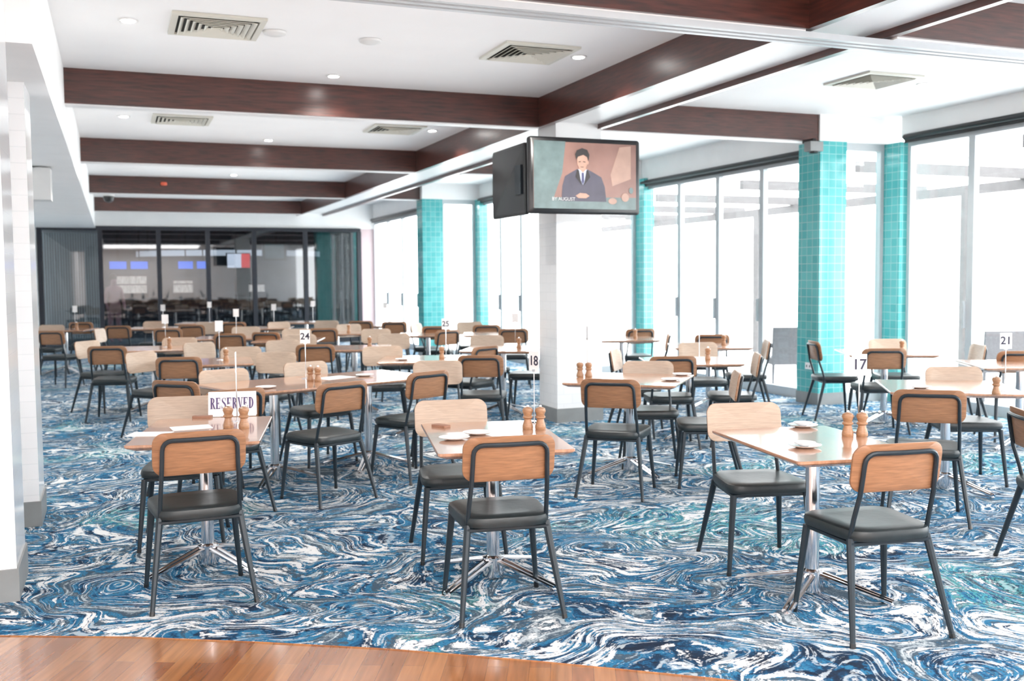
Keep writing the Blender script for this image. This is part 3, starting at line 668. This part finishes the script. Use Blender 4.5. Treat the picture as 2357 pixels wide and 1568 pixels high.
mb.stack([[(x_,y_+ln/2,z_+hh/2) for y_,z_ in rrect(ln-q,hh-q,.03,4)] for x_,q in ((0.025,0),(-.01,0),(-.022,.05))][::-1]); mb.build('casing','black',t2,True)
MB().box(-.022,-.045,.05,.2,.2,.48).build('wall_bracket','slate',t2); MB().tube([(.03,.8,.36),(.4,.9,.36),(.66,.98,.36)],.025,8).build('mount_arm','black',t2,True)
# ================= CEILING ITEMS
def ventf(px,py,l):
    P=G(px,py,ZC); t=thing('ceiling_vent',l,'vent',(P.x,P.y,ZC),0,'square ceiling vents')
    S=.33
    MB().box(-S+.03,S-.03,-S+.03,S-.03,-.008,-.002).build('backing','dark',t)
    def sq(mb,a,b_,z0,z1):
        for i in range(4):
            ca=[(-1,-1),(1,-1),(1,1),(-1,1)]; p,q=ca[i],ca[(i+1)%4]
            mb.add([(p[0]*a,p[1]*a,z0),(q[0]*a,q[1]*a,z0),(q[0]*b_,q[1]*b_,z1),(p[0]*b_,p[1]*b_,z1)],[(0,1,2,3)])
    mb=MB(); sq(mb,S,S,-.001,-.02); sq(mb,S,S-.045,-.02,-.024); sq(mb,S-.045,S-.05,-.024,-.004); mb.build('vent_frame','vent',t)
    mb=MB()
    for k in range(6): a=S-.062-k*.045; sq(mb,a,a-.030,-.034,-.012); sq(mb,a,a,-.034,-.028)
    mb.build('louvre','vent',t)
for v in ((498,58,'large square ceiling vent at upper left, nearest'),(1218,120,'square ceiling vent at upper middle'),(418,274,'small looking ceiling vent between first and second beams, left'),(908,296,'small looking ceiling vent between first and second beams, right'),(2010,183,'square ceiling vent at upper right over the window side')): ventf(*v)
dl=[(295,46),(768,174),(1332,130),(285,267),(618,322),(995,300),(538,402),(490,450),(2125,193)]
dn=['top left corner of the ceiling','between nearest two vents','beside the upper middle vent','left of first far vent','centre of the second ceiling bay','right end of the second ceiling bay','third ceiling bay','fourth ceiling bay','window side ceiling at right']
for (x,y),l in zip(dl,dn):
    P=G(x,y,ZC); t=thing('downlight','round recessed downlight, '+l,'light',(P.x,P.y,ZC),0,'recessed downlights')
    MB().lathe([(.07,-.001),(.07,-.008),(.05,-.01)],20).build('trim_ring','gbox',t,True)
    MB().lathe([(.048,-.0105),(.046,-.013)],20).build('lens','lamp',t)
    ld=bpy.data.lights.new('downlight_beam','SPOT'); ld.energy=170; ld.spot_size=R(140); ld.spot_blend=.6; ld.shadow_soft_size=.07; ld.color=(1,.96,.9)
    lo=bpy.data.objects.new('downlight_beam',ld); C.objects.link(lo); lo.location=(P.x,P.y,ZC-.03)
for (x,y),l in (((632,73),'white round ceiling speaker right of the nearest vent'),((852,92),'white smoke detector between the two nearest vents')):
    P=G(x,y,ZC); o=MB().lathe([(.05,-.03),(.085,-.018),(.09,-.002)],20).build('ceiling_disc','gbox',None,True,(P.x,P.y,ZC)); tag(o,l,'detector')
P=W(393,17.4); o=thing('heat_detector','red detector on the face of the third beam','detector',(P.x,19.33,3.3)); MB().lathe([(.05,0),(.06,.03),(.05,.06)],14,(0,0,0)).build('body','red',o,True); MB().box(-.05,.05,.0,.07,.01,.05).build('bracket','gbox',o)
P=G(250,452,3.2); o=thing('security_camera','small dark dome camera below the farthest beam at left','camera',(P.x,P.y,3.2)); MB().lathe([(.03,-.12),(.08,-.09),(.1,-.03),(.1,0)],16).build('dome','black',o,True); MB().lathe([(.11,0),(.11,.04)],16).build('mount','gbox',o,True); MB().tube([(0,0,.04),(0,0,ZC-3.2)],.02,8).build('stem','gbox',o)
o=thing('wall_speaker','white box speaker under the left bulkhead','speaker',(-.72,12,2.44)); MB().box(-.12,.12,-.15,.15,0,.34).build('cabinet','gbox',o); MB().box(-.03,.03,-.03,.03,.34,.36).build('mount','gbox',o); MB().box(-.10,.10,-.155,-.15,.02,.32).build('grille','gbox',o)
o=thing('projector_speaker','small grey speaker at the end of the right mahogany beam','speaker',(7.62,9.62,3.0)); MB().box(-.09,.09,-.06,.06,-.0,.11).build('cabinet','greytrim',o); MB().box(-.02,.02,-.02,.18,.11,.15).build('mount','black',o); MB().lathe([(.05,-.0),(.05,.02)],12,(0,0,-.02)).build('lens','black',o)
o=thing('power_socket','white double power socket low on the teal pier','socket',(7.82,9.92,.46)); MB().box(-.012,0,-.06,.06,-.04,.04).build('plate','paper',o)
for s in (-.028,.028): MB().box(-.015,-.012,s-.008,s+.008,-.015,.012).build('outlet','black',o)
def ochair(loc,rot,l):
    t=thing('wicker_chair',l,'chair',loc,rot,'outdoor wicker chairs')
    MB().box(-.26,.26,-.25,.25,.36,.45).build('seat','wicker',t); MB().stack([[(x,-.25-.1*(z-.45),z) for x in (-.26,.26)]+[(x,-.2-.1*(z-.45),z) for x in (.26,-.26)] for z in (.45,.88)]).build('backrest','wicker',t)
    for sx in (-1,1):
        for sy in (-1,1): MB().tube([(sx*.24,sy*.23,.36),(sx*.25,sy*.24,0)],[.02,.015],6).build('leg','wicker',t)
        MB().box(sx*.26-.03,sx*.26+.03,-.25,.22,.60,.65).build('armrest','wicker',t)
P=W(1810,14); ochair((P.x,P.y,-.03),R(-20),'pale wicker chair outside the glazed doors, left of the teal pier')
P=W(2292,12.6); ochair((P.x,P.y,-.03),R(-20),'pale wicker chair outside the nearest glazed doors')
# ================= LIGHT
wd=bpy.data.worlds.new('World'); bpy.context.scene.world=wd; wd.use_nodes=True; nt=wd.node_tree
bg=nt.nodes['Background']; bg.inputs['Color'].default_value=(.97,.99,1,1); bg.inputs['Strength'].default_value=9
def area(name,loc,rot,sx,sy,e,col=(1,.98,.96)):
    l=bpy.data.lights.new(name,'AREA'); l.shape='RECTANGLE'; l.size=sx; l.size_y=sy; l.energy=e; l.color=col
    o=bpy.data.objects.new(name,l); C.objects.link(o); o.location=loc; o.rotation_euler=rot; return o
area('rear_fill',(1.5,-1.5,3.35),(R(4),0,0),5,3.5,700)  # unseen fill lamp added behind the camera to brighten the room
area('bar_fill',(2,28,3.25),(0,0,0),5,3,260)  # unseen fill lamp added to lift the dark bar room
for i,(y,e) in enumerate(((2.8,12),(7.6,16),(12.1,19),(16.9,22),(22,26))):
    area('ceiling_fill',(1.7,y,2.5),(math.pi,0,0),3.6,3.8,e)  # unseen up-facing fill lamps, added to brighten the ceiling
print('chairs',len(CH)+len(far))
